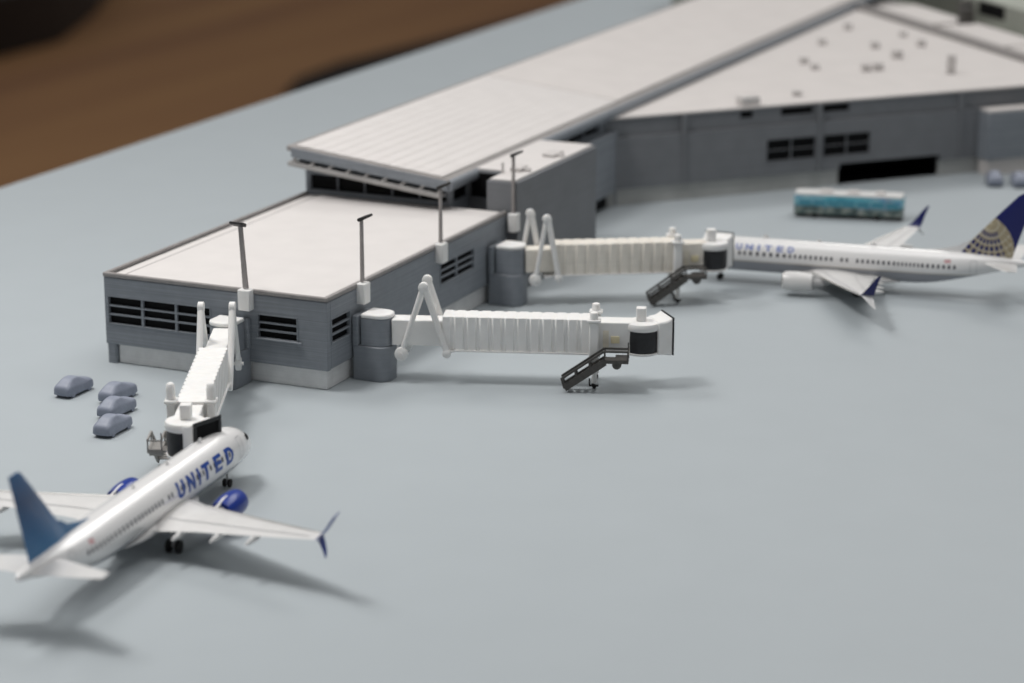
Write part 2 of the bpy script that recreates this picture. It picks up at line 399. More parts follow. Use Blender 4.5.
# front fascia and the sunshade below it
MB().prism([(RX-.02,1.72),(RX+.2,1.72),(RX+.2,7.3),(RX-.02,7.3)], lambda x,y: rz(y)-.34, lambda x,y: rz(y)-.03).build('fascia', M['grey'], c, bevel=.01)
sh = MB()
sh.prism([(RX-.05,1.95),(RX+.16,1.95),(RX+.16,7.42),(RX-.05,7.42)], lambda x,y: rz(y)-.64, lambda x,y: rz(y)-.50)
sh.prism([(RX+.25,1.95),(RX+.34,1.95),(RX+.34,7.42),(RX+.25,7.42)], lambda x,y: rz(y)-.60, lambda x,y: rz(y)-.53)
M['bracket'] = mat('pale_bracket', (.38,.37,.36), .55, .3, var=.08)
MB().prism([(RX+.36,1.97),(RX+.44,1.97),(RX+.44,7.2),(RX+.36,7.2)], lambda x,y: rz(y)-.66, lambda x,y: rz(y)-.345).build('frieze', M['grey'], c)
sunshade = sh.build('sunshade', M['bracket'], c, bevel=.02)
for i in range(9):
    y = 2.1+i*.65
    z = rz(y)
    MB().bar((RX+.02,y,z-.53),(RX+.12,y-.17,rz(y-.17)-.33),.13,.09).bar((RX+.1,y,z-.56),(CX0-.02,y,z-.56),.06,.05).build('bracket', M['bracket'], sunshade)

# ------------------------------------------------------------------ stair block beside the concourse
b = thing('service_block', 'tall plain grey block with white roof beside the concourse', 'building', (0,0,0))
BX0, BX1, BY0, BY1, BH = 12.03, 18.6, -.35, .72, 3.58
w = MB()
w.prism([(BX0,BY0),(BX1,BY0),(BX1,CYR-.01),(BX0+1.3,CYR-.01),(BX0+1.3,BY1),(BX0,BY1)], 0, BH)
w.build('wall', M['greyd'], b, bevel=.03)
br = MB().prism([(BX0+.08,BY0+.12),(BX1-.08,BY0+.12),(BX1-.08,CYR-.05),(BX0+1.38,CYR-.05),(BX0+1.38,BY1-.08),(BX0+.08,BY1-.08)], BH+.004, BH+.06).build('roof', M['roof'], b, bevel=.02)
MB().box(13.3,13.9,.1,.5,BH+.064,BH+.2).box(13.5,13.7,-.1,.098,BH+.064,BH+.16).build('roof_unit', M['duct'], br, bevel=.03)
MB().box(15.9,16.7,.05,.5,BH+.064,BH+.17).box(16.1,16.3,-.15,.048,BH+.064,BH+.14).build('roof_unit', M['duct'], br, bevel=.03)
MB().rod((12.9,.55,BH+.062),(12.9,.55,BH+.42),.04).build('roof_unit', M['duct'], br)
MB().box(BX0+1.27,BX0+1.296,BY1+.08,CYR-.1,2.72,3.5).build('window', M['black'], b)  # black panel paints the alcove's deep shade, no real window here

# ------------------------------------------------------------------ headhouse (wedge)
def unit(a, b_):
    d = math.hypot(a, b_); return (a/d, b_/d)
U = unit(10.98, -10.19); NO = (U[1], -U[0])         # along the apron wall, outward
W0 = (27.18, -.32)
def WP(s, d=0.): return (W0[0]+U[0]*s+NO[0]*d, W0[1]+U[1]*s+NO[1]*d)
h = thing('headhouse_building', 'grey wedge shaped terminal hall with speckled white roof and black garage opening', 'building', (0,0,0))
SA, SB = -3.3, 17.7
apex = WP(SB); far = (56.2, 1.93)
open_ = (6.62, 11.1, .05, .84)
w = MB()
lowin = [(3.48,5.56,1.17,1.98), (5.9,7.92,1.17,1.98)]
wall_grid(w, W0, U, NO, SA, SB, .62, 2.52, lowin+[(6.62,11.1,.62,.84)], .25)
d2 = .16
up = [(2.4,2.93,2.86,3.12),(4.12,5.5,2.84,3.12),(5.9,7.05,2.84,3.12)]
wall_grid(w, WP(0,-d2), U, NO, SA, SB-.2, 2.5, 3.2, up, .25)
# far side walls (away from the apron)
fu = unit(far[0]-apex[0], far[1]-apex[1]); fn = (fu[1], -fu[0])
FL = math.hypot(far[0]-apex[0], far[1]-apex[1])
wall_grid(w, apex, fu, fn, .3, FL, 0, 3.2, [], .25)
w.build('wall', M['greyd'], h)
pl = MB()
wall_grid(pl, WP(0,-.1), U, NO, SA, open_[0], 0, .618, [], .15)
pl.build('plinth', M['plinth2'], h)
pl = MB()
wall_grid(pl, WP(0,-.1), U, NO, open_[1], SB, 0, .618, [], .15)
pl.build('plinth', M['plinth2'], h)
# garage recess
q = [WP(open_[0]-.05,-.26), WP(open_[1]+.05,-.26), WP(open_[1]+.05,-2.6), WP(open_[0]-.05,-2.6)]
gm = MB()
gm.poly([(*q[3],.004),(*q[2],.004),(*q[2],.95),(*q[3],.95)]); gm.poly([(*q[0],.95),(*q[1],.95),(*q[2],.95),(*q[3],.95)])
gm.poly([(*q[0],.004),(*q[3],.004),(*q[3],.95),(*q[0],.95)]); gm.poly([(*q[1],.004),(*q[2],.004),(*q[2],.95),(*q[1],.95)])
gm.poly([(*q[0],.008),(*q[1],.008),(*q[2],.008),(*q[3],.008)])
gm.build('garage_opening', M['black'], h)
for hh in lowin: window(h, W0, U, NO, *hh, 2, 2, slat=.022, m='greyd')
for hh in up: window(h, WP(0,-d2), U, NO, *hh, 1, 1, m='greyd', name='clerestory_window')
for s in (0., 5.72, 11.95):
    pm = MB()
    pm.loft([[(*WP(s-.05,.004),z),(*WP(s+.05,.004),z),(*WP(s+.05,.07),z),(*WP(s-.05,.07),z)] for z in (.63,2.51)])
    pm.loft([[(*WP(s-.07,-.15),z),(*WP(s+.07,-.15),z),(*WP(s+.07,.05),z),(*WP(s-.07,.05),z)] for z in (2.525,3.19)])
    pm.build('pilaster', M['greyd'], h)
hr = MB().prism([WP(SA,-.08), WP(SB-.2,-.08), (apex[0]+.0,apex[1]+.25), (far[0]-.2,far[1]), ], 3.203, 3.29).build('roof', M['roof2'], h, bevel=.02)
pr = MB()
pr.loft([[(apex[0]+fu[0]*t+fn[0]*a, apex[1]+fu[1]*t+fn[1]*a, z) for a, z in ((.1,3.2),(.1,3.5),(-.22,3.5),(-.22,3.2))] for t in (.3,FL)])
pr.build('parapet', M['rim'], h)
# camera model, used only to turn measured picture points into places on the roof
f_px = 2509.2457
d1 = Vector((1680-512, -360-341.5, f_px)).normalized(); d2_ = Vector((-5300-512, -360-341.5, f_px)).normalized()
upv = d1.cross(d2_)
if upv.y > 0: upv = -upv
CR = Matrix((d1, d2_, upv))            # world = CR @ cam
CAMP = Vector((-58.48, -31.77, 20.0))
r0 = CR @ Vector((328.5-512, 392-341.5, f_px)); CAMP = -(r0*(-20.0/r0.z))
def at(px, py, z=0.):
    r = CR @ Vector((px-512, py-341.5, f_px)); t = (z-CAMP.z)/r.z; return CAMP+r*t
for (px, py, sx, sz) in ((848,29,.5,.28),(822,44,.5,.25),(804,63,.42,.25),(815,69,.4,.22),(797,95,.5,.2),(875,48,.42,.28),(897,58,.45,.35),(866,71,.36,.3),(878,70,.4,.3),(903,36,.45,.22),(921,46,.42,.28),(951,73,.38,.75)):
    P = at(px, py, 3.3)
    a = random.uniform(.2,.9)
    mb = MB().box(-sx*.42,sx*.42,-.17,.17,0,sz).box(sx*.42+.01,sx*.42+.14,-.1,.1,0,sz*.5)
    o = mb.build('roof_unit', M['duct'], hr, bevel=.03, loc=(P.x,P.y,3.294), rz=a)
P = WP(2.9,-.5)
MB().box(-.38,.38,-.25,.25,0,.32).build('roof_unit', M['duct'], hr, bevel=.03, loc=(*P,3.294), rz=math.atan2(U[1],U[0]))
# block projecting at the right
sb = thing('annex_block', 'square grey annex with white roof jutting from the terminal hall wall', 'building', (0,0,0))
def quad(s0, s1, d0, d1_): return [WP(s0,d0), WP(s0,d1_), WP(s1,d1_), WP(s1,d0)]
MB().prism(quad(12.75,14.85,.01,.75), .6, 2.45).build('wall', M['grey'], sb, bevel=.03)
MB().prism(quad(12.85,14.75,.01,.65), 0, .597).build('plinth', M['roof2'], sb)
MB().prism(quad(12.8,14.8,.02,.7), 2.454, 2.56).build('roof', M['roof2'], sb, bevel=.03)

# building behind the hall, at the top right
rb = thing('rear_pier', 'pale pier beyond the hall with white roof lights and dark windows', 'building', (0,0,0))
def FP(t, d): return (apex[0]+fu[0]*t+fn[0]*d, apex[1]+fu[1]*t+fn[1]*d)
def fq(t0,t1,da,db): return [FP(t0,da),FP(t0,db),FP(t1,db),FP(t1,da)]
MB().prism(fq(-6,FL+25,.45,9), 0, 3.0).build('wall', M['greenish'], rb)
MB().prism(fq(-6,FL+25,.5,3.4), 3.004, 3.1).build('roof', M['rim'], rb)
for t0, t1 in ((1,7.6),(8.0,14.1),(14.8,20.4)):
    MB().prism(fq(t0,t1,.65,2.7), 3.105, 3.45).build('roof_light', M['roof2'], rb, bevel=.08)
for t, d in ((7.8,2.9),(14.45,2.2),(16.6,3.3)):
    MB().prism(fq(t-.25,t+.25,d-.3,d+.3), 3.105, 4.1).build('roof_unit', M['dark'], rb, bevel=.03)
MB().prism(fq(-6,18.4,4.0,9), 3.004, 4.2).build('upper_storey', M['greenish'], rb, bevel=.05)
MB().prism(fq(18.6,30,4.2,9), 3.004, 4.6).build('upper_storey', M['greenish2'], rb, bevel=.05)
for t0, t1 in ((7.5,11.5),(14.2,16.6)):
    MB().prism(fq(t0,t1,3.95,3.995), 3.5, 4.1).build('window', M['black'], rb)

# ------------------------------------------------------------------ jet bridges
def jet_bridge(loc, ang, wall_ang, head_ang, s_out, s_lift, s_cab, label, stair='dark', tone='white', post=.2, far_shift=0.):
    t = thing('jet_bridge', label, 'jet bridge', loc, ang, 'boarding bridges')
    wm, tm = M['white'], M[tone]
    ra = wall_ang-ang
    def rot(pts): return [(x*math.cos(ra)-y_*math.sin(ra), x*math.sin(ra)+y_*math.cos(ra)) for x, y_ in pts]
    MB().prism(rot(rrect(-.6,.45,-.44,.44,.3,8,(1,1,0,0))), 0, 1.0).build('rotunda_base', M['drum'], t, bevel=.025)
    MB().prism(rot(rrect(-.6,-.43,-.46,.46,.03)), 1.004, 1.86).build('back_plate', M['grey'], t, bevel=.02)
    MB().prism(rot(rrect(-.38,.42,-.385,.385,.33,8,(1,1,0,0))), 1.004, 1.79).build('rotunda_drum', M['drum'], t, bevel=.02)
    MB().prism(rot(rrect(-.37,.43,-.395,.395,.33,8,(1,1,0,0))), 1.794, 1.92).build('rotunda_cap', wm, t, bevel=.04)
    MB().box(.40, s_out+.5, -.29, .29, 1.04, 1.78).build('inner_tunnel', tm, t, bevel=.03)
    rings = []
    def ring(s, hw, zb, zt): rings.append([(s,-hw,zb),(s,hw,zb),(s,hw,zt),(s,-hw,zt)])
    n = max(6, int(round((s_lift-s_out)/.34))); st = (s_lift-s_out)/n
    for i in range(n):
        a = s_out+i*st
        ring(a, .385, .96, 1.925); ring(a+st*.62, .385, .96, 1.925); ring(a+st*.68, .352, .967, 1.917); ring(a+st*.94, .352, .967, 1.917)
    ring(s_lift, .385, .96, 1.925)
    MB().loft(rings).build('outer_tunnel', tm, t, bevel=.012, seg=1)
    bl = MB()
    for sg in (-1, 1): bl.bar((s_out,sg*.40,.955),(s_lift,sg*.40,.955),.05,.045)
    bl.build('tunnel_rail', wm, t)
    # A-shaped arms on both sides
    sA, sB = .62, s_out+.12
    sm = (sA+sB)/2
    for sg in (-1, 1):
        yy = sg*.42
        sA, sB = .69+(far_shift if sg > 0 else 0), s_out+.12+(far_shift if sg > 0 else 0)
        sm = (sA+sB)/2
        a = MB()
        a.rod((sm-.03,yy,2.72),(sA,yy,.86),.075,.07,12); a.rod((sm+.04,yy-.0,2.72),(sB,yy,.90),.095,.085,12)
        a.lathe([(-.09,.115),(-.07,.145),(.07,.145),(.09,.115)],18,'y',(sm,yy,2.76))
        a.lathe([(-.09,.16),(-.07,.19),(.05,.19),(.07,.16)],22,'y',(sA,yy,.84)); a.lathe([(-.13,.05),(.13,.05)],12,'y',(sA,yy,.84))
        a.lathe([(-.09,.10),(-.07,.125),(.05,.125),(.07,.10)],18,'y',(sB,yy,.88))
        a.build('support_arm', wm, t, smooth=50)
    mb = MB()
    mb.prism([(sB-.02,-.37),(sB+.3,-.37),(sB+.3,.37),(sB-.02,.37)], lambda x,y_: .84 if x < sB+.1 else .93, .948)
    mb.build('tunnel_skid', wm, t, bevel=.02)
    # lift columns
    for sg in (-1, 1):
        y0, y1 = (sg*.39, sg*.60) if sg > 0 else (sg*.60, sg*.39)
        col = MB().box(s_lift-.13, s_lift+.13, y0, y1, .62, 1.90).build('lift_column', wm, t, bevel=.035)
        MB().box(s_lift-.19, s_lift+.19, y0-.05, y1+.05, 1.904, 1.99).build('collar', wm, col, bevel=.03)
        yc = (y0+y1)/2
        MB().lathe([(1.994,.12),(1.994+post*.6,.115),(1.994+post*.9,.10),(1.994+post,.05)],18,'z',(s_lift,yc,0)).build('post_cap', wm, col, smooth=50)
        MB().rod((s_lift+.02,yc,.62),(s_lift+.02,yc,.16),.075,.07).build('leg', wm, col, smooth=50)
    wh = MB()
    for sg in (-1, 1):
        wh.lathe([(-.05,.04),(-.04,.06),(.04,.06),(.05,.04)],16,'y',(s_lift+.02,sg*.5,.062))
    wh.bar((s_lift-.02,-.5,.13),(s_lift-.02,.5,.13),.05,.05)
    wh.bar((s_lift-.11,-.56,.30),(s_lift-.11,-.56,.10),.04,.04); wh.bar((s_lift-.12,-.56,.10),(s_lift+.14,-.56,.10),.04,.05)
    wh.build('wheel_bogie', M['tyre'], t)
    # cabin neck
    MB().box(s_lift+.005, s_cab-.2, -.31, .31, 1.0, 1.85).build('cabin_neck', tm, t, bevel=.03)
    MB().box(s_lift+.46, s_lift+.70, -.335,-.314, 1.26,1.46).build('cabin_window', M['cpanel'], t, bevel=.01)
    MB().box(s_lift+.24, s_lift+.40, -.322,-.313, 1.12,1.62).build('glow_panel', M['tan'], t)  # tan panel paints the warm glow on the neck wall
    # round cab
    MB().lathe([(.90,.30),(.93,.46),(.96,.49),(.995,.49)],32,'z',(s_cab,0,0)).build('cab_floor', wm, t, smooth=35)
    MB().lathe([(.998,.455),(1.3,.465),(1.618,.455)],32,'z',(s_cab,0,0)).build('cab_curtain', M['rubber'], t, smooth=35)
    MB().lathe([(1.622,.48),(1.66,.505),(1.76,.505),(1.82,.48),(1.845,.42)],32,'z',(s_cab,0,0)).build('cab_roof', wm, t, smooth=35)
    MB().prism(rrect(-.14,.14,-.14,.14,.04), 1.847, 2.22).build('roof_unit', wm, t, bevel=.02, loc=(s_cab-.04,.02,0))
    # hood reaching out to the aircraft
    ha = head_ang-ang
    hd = MB()
    prof = [(.30,.42,.93,1.86),(.52,.44,.92,1.88),(.62,.46,.90,1.92),(.72,.47,.89,1.98)]
    hd.loft([[(s,-w_,a),(s,w_,a),(s,w_,z),(s,-w_,z)] for s, w_, a, z in prof])
    ho = hd.build('hood', wm, t, bevel=.05, loc=(s_cab,0,0), rz=ha)
    fr = MB()
    s0, s1, hw, za, zb, th = .725, .765, .475, .90, 1.99, .11
    fr.box(s0,s1,-hw,hw,zb-th,zb); fr.box(s0,s1,-hw,hw,za,za+th*.7)
    fr.box(s0,s1,-hw,-hw+th,za+th*.7+.002,zb-th-.002); fr.box(s0,s1,hw-th,hw,za+th*.7+.002,zb-th-.002)
    fr.build('bellows', M['rubber'], ho, bevel=.02)
    MB().box(.723,.735,-hw+.1,hw-.1,za+.08,zb-.11).build('opening', M['black'], ho)
    # service stair
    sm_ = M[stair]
    ys, wd = -.82, .38
    px0, px1 = s_cab-1.02, s_cab-.34
    zp = .96
    fx, fz = px0-1.08, .13
    st_ = MB().box(px0, px1, ys-wd/2, ys+wd/2, zp-.1, zp).box(px0+.3,px1,ys+wd/2,-.32,zp-.08,zp-.02).build('stair_platform', sm_, t, bevel=.012)
    MB().lathe([(-wd/2+.02,.13),(wd/2-.02,.13)],18,'y',(px0+.36,ys,zp-.13)).build('platform_bracket', sm_, st_)
    fl = MB()
    for sg in (-1,1): fl.bar((px0+.03,ys+sg*(wd/2-.02),zp-.06),(fx,ys+sg*(wd/2-.02),fz),.06,.19)
    for i in range(7):
        k_ = (i+.5)/7; fl.box(px0+(fx-px0)*k_-.07, px0+(fx-px0)*k_+.07, ys-wd/2+.045, ys+wd/2-.045, zp-.06+(fz-zp+.06)*k_-.012, zp-.06+(fz-zp+.06)*k_+.012)
    fl.build('stair_flight', sm_, t)
    rl = MB()
    for sg in (-1,1):
        yy = ys+sg*(wd/2-.02)
        rl.bar((px0,yy,zp+.24),(fx-.07,yy,fz+.27),.055,.06)
        rl.bar((px1,yy,zp+.24),(px0,yy,zp+.24),.045,.05)
        rl.bar((px1-.02,yy,zp-.02),(px1-.02,yy,zp+.42 if sg > 0 else zp+.25),.035,.035); rl.bar((px0+.02,yy,zp-.02),(px0+.02,yy,zp+.24),.035,.035)
        for k_ in (.34,.68,1.0):
            x_ = px0+(fx-px0)*k_; z_ = zp-.06+(fz-zp+.06)*k_
            rl.bar((x_,yy,z_),(x_-.08*k_,yy,z_+.29),.05,.06)
    rl.bar((px1-.02,ys-wd/2+.02,zp+.22),(px1-.02,ys+wd/2-.02,zp+.22),.03,.03)
    rl.build('railing', sm_, t)
    return t

jet_bridge((-.62,2.86,0), R(204.3), R(180), R(256), 2.9, 7.8, 9.0, 'white jet bridge reaching the nose of the blue-finned airliner', 'stair_lit', post=.42)
jet_bridge((1.82,-.65,0), R(-71), R(-90), R(-48), 1.84, 6.06, 7.38, 'empty white jet bridge with black stair standing in mid apron')
jet_bridge((10.85,-.68,0), R(-59.5), R(-90), R(2), 1.3, 5.15, 6.34, 'ivory jet bridge docked to the airliner with the gold-grid fin', tone='cream', far_shift=-.42)

# ------------------------------------------------------------------ floodlight masts
def mast(x, y, zb, top, out, label, lean=0., wide=.15, head=1.):
    t = thing('floodlight_mast', label, 'light mast', (x,y,zb), out, 'floodlight masts clipped to the walls')   # local +x = away from the wall
    MB().box(-.06,.22,-.19,.19,-.40,.20).build('wall_clip', M['white'], t, bevel=.035)
    mb = MB()
    H = top-zb
    mb.loft([[(.06-a*.5,lean*k_-b_*.5,z),(.06+a*.5,lean*k_-b_*.5,z),(.06+a*.5,lean*k_+b_*.5,z),(.06-a*.5,lean*k_+b_*.5,z)] for k_, z, a, b_ in ((0,.224,.09,wide),(.08,.32,.08,wide*.9),(1,H,.075,wide*.72))])
    mb.build('pole', M['pole'], t, bevel=.012)
    ln = lean
    hd = MB()
    w_ = .2*head
    c0 = Vector((.06,ln,H-.02)); dirv = Vector((.92,0,.42)).normalized()
    nn = Vector((-dirv.z,0,dirv.x))
    ring = []
    for k_, th_, ww in ((-.05,.042,w_*.85),(.04,.052,w_),(.27,.034,w_*1.05)):
        cc = c0+dirv*k_
        ring.append([tuple(cc+Vector((0,sy*ww,0))+nn*sz*th_) for sy, sz in ((-1,-1),(1,-1),(1,1),(-1,1))])
    hd.loft(ring)
    hd.build('lamp_head', M['lamp'], t, bevel=.015)
    return t
mast(-.03,2.48,2.5,4.52,PI,'floodlight mast on the front wall above the bridge to the nearest airliner', lean=-.12, wide=.17)
mast(1.95,-.03,2.48,4.52,-PI/2,'thin floodlight mast on the roof edge over the empty jet bridge rotunda')
mast(7.0,-.03,2.52,4.44,-PI/2,'thin floodlight mast above the two-column side louvre of the low pavilion')
mast(11.98,-.17,2.42,4.5,-PI/2,'thin blurred floodlight mast on the tall plain block')

# ------------------------------------------------------------------ cars
def make_car(name, label, x, y, a, group, k=1.0, dz=0):
    k *= 1.04
    # cross sections along the car: x, half width low, half width high, z low, z belt, z roof
    prof = [(-.61,.19,.15,.10,.16,.20),(-.585,.235,.2,.05,.18,.235),(-.50,.255,.215,.04,.20,.265),(-.30,.262,.20,.04,.225,.285),
            (-.16,.263,.175,.04,.235,.34),(.02,.263,.17,.04,.24,.395),(.18,.263,.17,.04,.245,.405),(.34,.262,.175,.04,.25,.375),
            (.48,.258,.20,.04,.25,.30),(.56,.245,.19,.05,.22,.27),(.61,.20,.15,.10,.18,.22)]
    rings = []
    for xx, wl, wh_, zl, zb, zr in prof:
        zl, zb, zr = zl*1.1, zb*1.2, zr*1.25
        h_ = [(wl*.9,zl),(wl,zl+.03),(wl,(zl+zb)/2),(wl*.97,zb),(wh_+(wl-wh_)*.35,zb+(zr-zb)*.45),(wh_,zr-.03),(wh_*.75,zr),(wh_*.3,zr+.006)]
        ring = [(xx*k, s_*k, z*k) for s_, z in h_] + [(xx*k, -s_*k, z*k) for s_, z in reversed(h_)]
        rings.append(ring)
    mb = MB().loft(rings)
    o = mb.build(name, M['car'], None, smooth=60, loc=(x,y,dz), rz=a)
    sub = o.modifiers.new('sub','SUBSURF'); sub.levels = 1; sub.render_levels = 2
    o['label'] = label; o['category'] = 'car'; o['group'] = group
    wm_ = MB()
    for sx in (-.37,.37):
        for sy in (-1,1):
            wm_.lathe([(-.03,.06),(-.025,.082),(.025,.082),(.03,.06)],16,'y',(sx*k,sy*.232*k,.083*k))
    wm_.build('wheels', M['car'], o, smooth=40)
    return o
CARS = [((74,391),R(180),'grey unpainted model car parked alone left of the pavilion corner'),
        ((118,397),R(180),'grey model car farthest back in the close row of three'),
        ((117,412),R(180),'grey model car in the middle of the close row of three'),
        ((113,430),R(180),'grey model car nearest the white jet bridge cab in the close row of three')]
for (px, py), a, lab in CARS:
    P = at(px, py+2)
    make_car('parked_car', lab, P.x, P.y, a+random.uniform(-.03,.03), 'grey cars parked by the pavilion')
for (px, py), lab in (((994,184),'blurred grey car standing before the annex block'),((1019,185),'blurred grey car half out of view beside the annex block')):
    P = at(px, py); make_car('parked_car', lab, P.x, P.y, R(200), 'grey cars by the annex block', 1.05)

# ------------------------------------------------------------------ shuttle bus
P0, P1 = at(793.5,217), at(903,222)
ba = math.atan2(P1.y-P0.y, P1.x-P0.x); BL = (P1-P0).length
t = thing('shuttle_bus', 'blue and teal shuttle bus with white roof on the far apron', 'bus', (P0.x,P0.y,0), ba)
BW, BHt = .82, .98
bd = MB().prism(rrect(0,BL,0,BW,.08), .13, .80).build('body', M['bus'], t, bevel=.03)
MB().prism(rrect(.02,BL-.02,.02,BW-.02,.08), .803, .90).build('roof', M['busw'], t, bevel=.04)
for a, c_ in ((.9,1.35),(1.9,2.3),(2.9,3.2)):
    MB().box(a,c_,.2,.62,.903,.97).build('roof_unit', M['duct'], t, bevel=.02)
gl = MB()
for i in range(7):
    a = .14+i*(BL-.28)/7
    gl.box(a+.03,a+(BL-.28)/7-.03,-.006,.002,.44,.66)
gl.build('window_row', mat('bus_glass', (.07,.26,.34), .3, .3), t)
MB().box(.05,BL-.05,.03,BW-.03,.06,.128).build('chassis', M['tyre'], t)
for xx in (.75, BL-.95):
    for yy in (.06, BW-.06):
        MB().lathe([(-.06,.09),(-.05,.125),(.05,.125),(.06,.09)],18,'y',(xx,yy,.126)).build('wheel', M['tyre'], t, smooth=40)

# ------------------------------------------------------------------ airliners
K = 1.11/4.0          # metres to scene units (1:400 model)
PROF = [(0,2.95,2.85,.04),(.08,3.14,2.66,.26),(.3,3.38,2.38,.55),(.8,3.74,2.05,.93),(1.5,4.10,1.76,1.28),(2.2,4.5,1.57,1.52),(3.0,4.9,1.44,1.70),(4.2,5.16,1.36,1.82),(6,5.29,1.3,1.88),
        (25.5,5.29,1.3,1.88),(28,5.29,1.44,1.86),(30,5.29,1.78,1.76),(32,5.27,2.24,1.58),(34,5.2,2.76,1.30),(36,5.06,3.3,.95),(38,4.84,3.84,.52),(39.1,4.62,4.08,.24),(39.47,4.42,4.26,.05)]
FW, AF = 0., 0.       # extra length ahead of and behind the wing, metres
def XM(x):
    return x + FW*min(1,max(0,(x-7.5)/3.5)) + AF*min(1,max(0,(x-23.5)/4))
def prof(x):
    for i in range(len(PROF)-1):
        if PROF[i][0] <= x <= PROF[i+1][0]: break
    a, b_ = PROF[i], PROF[i+1]; h_ = b_[0]-a[0]; t_ = (x-a[0])/h_
    out = []
    for c_ in (1,2,3):
        def slope(j):
            if j <= 0 or j >= len(PROF)-1: 
                jj = min(max(j,0),len(PROF)-2); return (PROF[jj+1][c_]-PROF[jj][c_])/(PROF[jj+1][0]-PROF[jj][0])
            s1 = (PROF[j][c_]-PROF[j-1][c_])/(PROF[j][0]-PROF[j-1][0]); s2 = (PROF[j+1][c_]-PROF[j][c_])/(PROF[j+1][0]-PROF[j][0])
            return 0 if s1*s2 <= 0 else 2*s1*s2/(s1+s2)
        m0, m1 = slope(i)*h_, slope(i+1)*h_
        out.append((2*t_**3-3*t_**2+1)*a[c_]+(t_**3-2*t_**2+t_)*m0+(-2*t_**3+3*t_**2)*b_[c_]+(t_**3-t_**2)*m1)
    return out
def skin(x, a, side, off):
    """point on the body, x metres aft, a radians above the widest line, off metres proud"""
    tp, bt, hw = prof(x); zc, rz_ = (tp+bt)/2, (tp-bt)/2
    return (-XM(x)*K, side*(hw+off)*math.cos(a)*K, (zc+(rz_+off)*math.sin(a))*K)
def skin_z(x, z):
    tp, bt, hw = prof(x); zc, rz_ = (tp+bt)/2, (tp-bt)/2
    return math.asin(max(-1,min(1,(z-zc)/rz_)))

def ribbon(path, th):
    """mitred ribbon polygon strip along path in (u,v)"""
    pts = [path[0]]
    for p_, q_ in zip(path, path[1:]):
        d = math.dist(p_, q_); n = max(1, int(d/.12))
        for i in range(1, n+1): pts.append((p_[0]+(q_[0]-p_[0])*i/n, p_[1]+(q_[1]-p_[1])*i/n))
    out = []
    for i, p_ in enumerate(pts):
        a = pts[max(0,i-1)]; b_ = pts[min(len(pts)-1,i+1)]
        d1_ = Vector((p_[0]-a[0],p_[1]-a[1])); d2q = Vector((b_[0]-p_[0],b_[1]-p_[1]))
        if d1_.length < 1e-9: d1_ = d2q
        if d2q.length < 1e-9: d2q = d1_
        tn = (d1_.normalized()+d2q.normalized()).normalized()
        nn = Vector((-tn.y, tn.x)); m_ = th/2/max(.5, nn.dot(Vector((-d1_.normalized().y, d1_.normalized().x))))
        out.append(((p_[0]+nn.x*m_, p_[1]+nn.y*m_), (p_[0]-nn.x*m_, p_[1]-nn.y*m_)))
    return out
def arc(cx, cy, rx, ry, a0, a1, n=10): return [(cx+rx*math.cos(R(a0+(a1-a0)*i/n)), cy+ry*math.sin(R(a0+(a1-a0)*i/n))) for i in range(n+1)]
th = .225; e = th/2
GLYPH = {'U': (.78, [[(e,1)]+arc(.39,.38,.39-e,.38-e,180,360)+[(.78-e,1)]]),
         'N': (.80, [[(e,0),(e,1)],[(.8-e,0),(.8-e,1)],[(e*.9,1-e*.6),(.8-e*.9,e*.6)]]),
         'I': (.20, [[(e,0),(e,1)]]),
         'T': (.74, [[(.37,0),(.37,1-th)],[(0,1-e),(.74,1-e)]]),
         'E': (.64, [[(e,0),(e,1)],[(th,1-e),(.64,1-e)],[(th,.5),(.58,.5)],[(th,e),(.64,e)]]),
         'D': (.80, [[(e,0),(e,1)],[(th,1-e),(.36,1-e)]+arc(.36,.5,.44-e,.5-e,84,-84)+[(.36,e),(th,e)]])}
def lettering(word, x_start, side, hgt, z_base, gap, material, parent, wide=1.0):
    """word on the body; on the starboard side it runs towards the nose, on the port side towards the tail"""
    u0 = 0; a0 = skin_z(15, z_base); k_ = 0
    for ch in word:
        mb = MB()
        wd_, strokes = GLYPH[ch]
        for st_ in strokes:
            rb_ = ribbon(st_, th); v = []
            for l_, r_ in rb_:
                for (u, w_) in (l_, r_):
                    x = x_start+(-1 if side < 0 else 1)*(u0+u*wide)*hgt
                    v.append(skin(x, a0+w_*hgt/1.95, side, .018+.002*(k_ % 3)))
            mb.poly(v, [(2*i,2*i+1,2*i+3,2*i+2) for i in range(len(rb_)-1)]); k_ += 1
        mb.build('letter', material, parent)
        u0 += wd_*wide+gap

def airfoil(le, ch, z, tc, y, n=9):
    """ring of points for a wing section: le (m aft), chord, height, thickness"""
    up_, lo = [], []
    for i in range(n+1):
        c_ = .5-.5*math.cos(PI*i/n)
        t_ = 5*tc*(.2969*math.sqrt(c_)-.126*c_-.3516*c_**2+.2843*c_**3-.1015*c_**4)*ch
        up_.append((-XM(le+c_*ch)*K, y*K, (z+t_*1.05+.03*ch*math.sin(PI*c_)*.5)*K)); lo.append((-XM(le+c_*ch)*K, y*K, (z-t_*.85)*K))
    return up_ + lo[-2:0:-1]

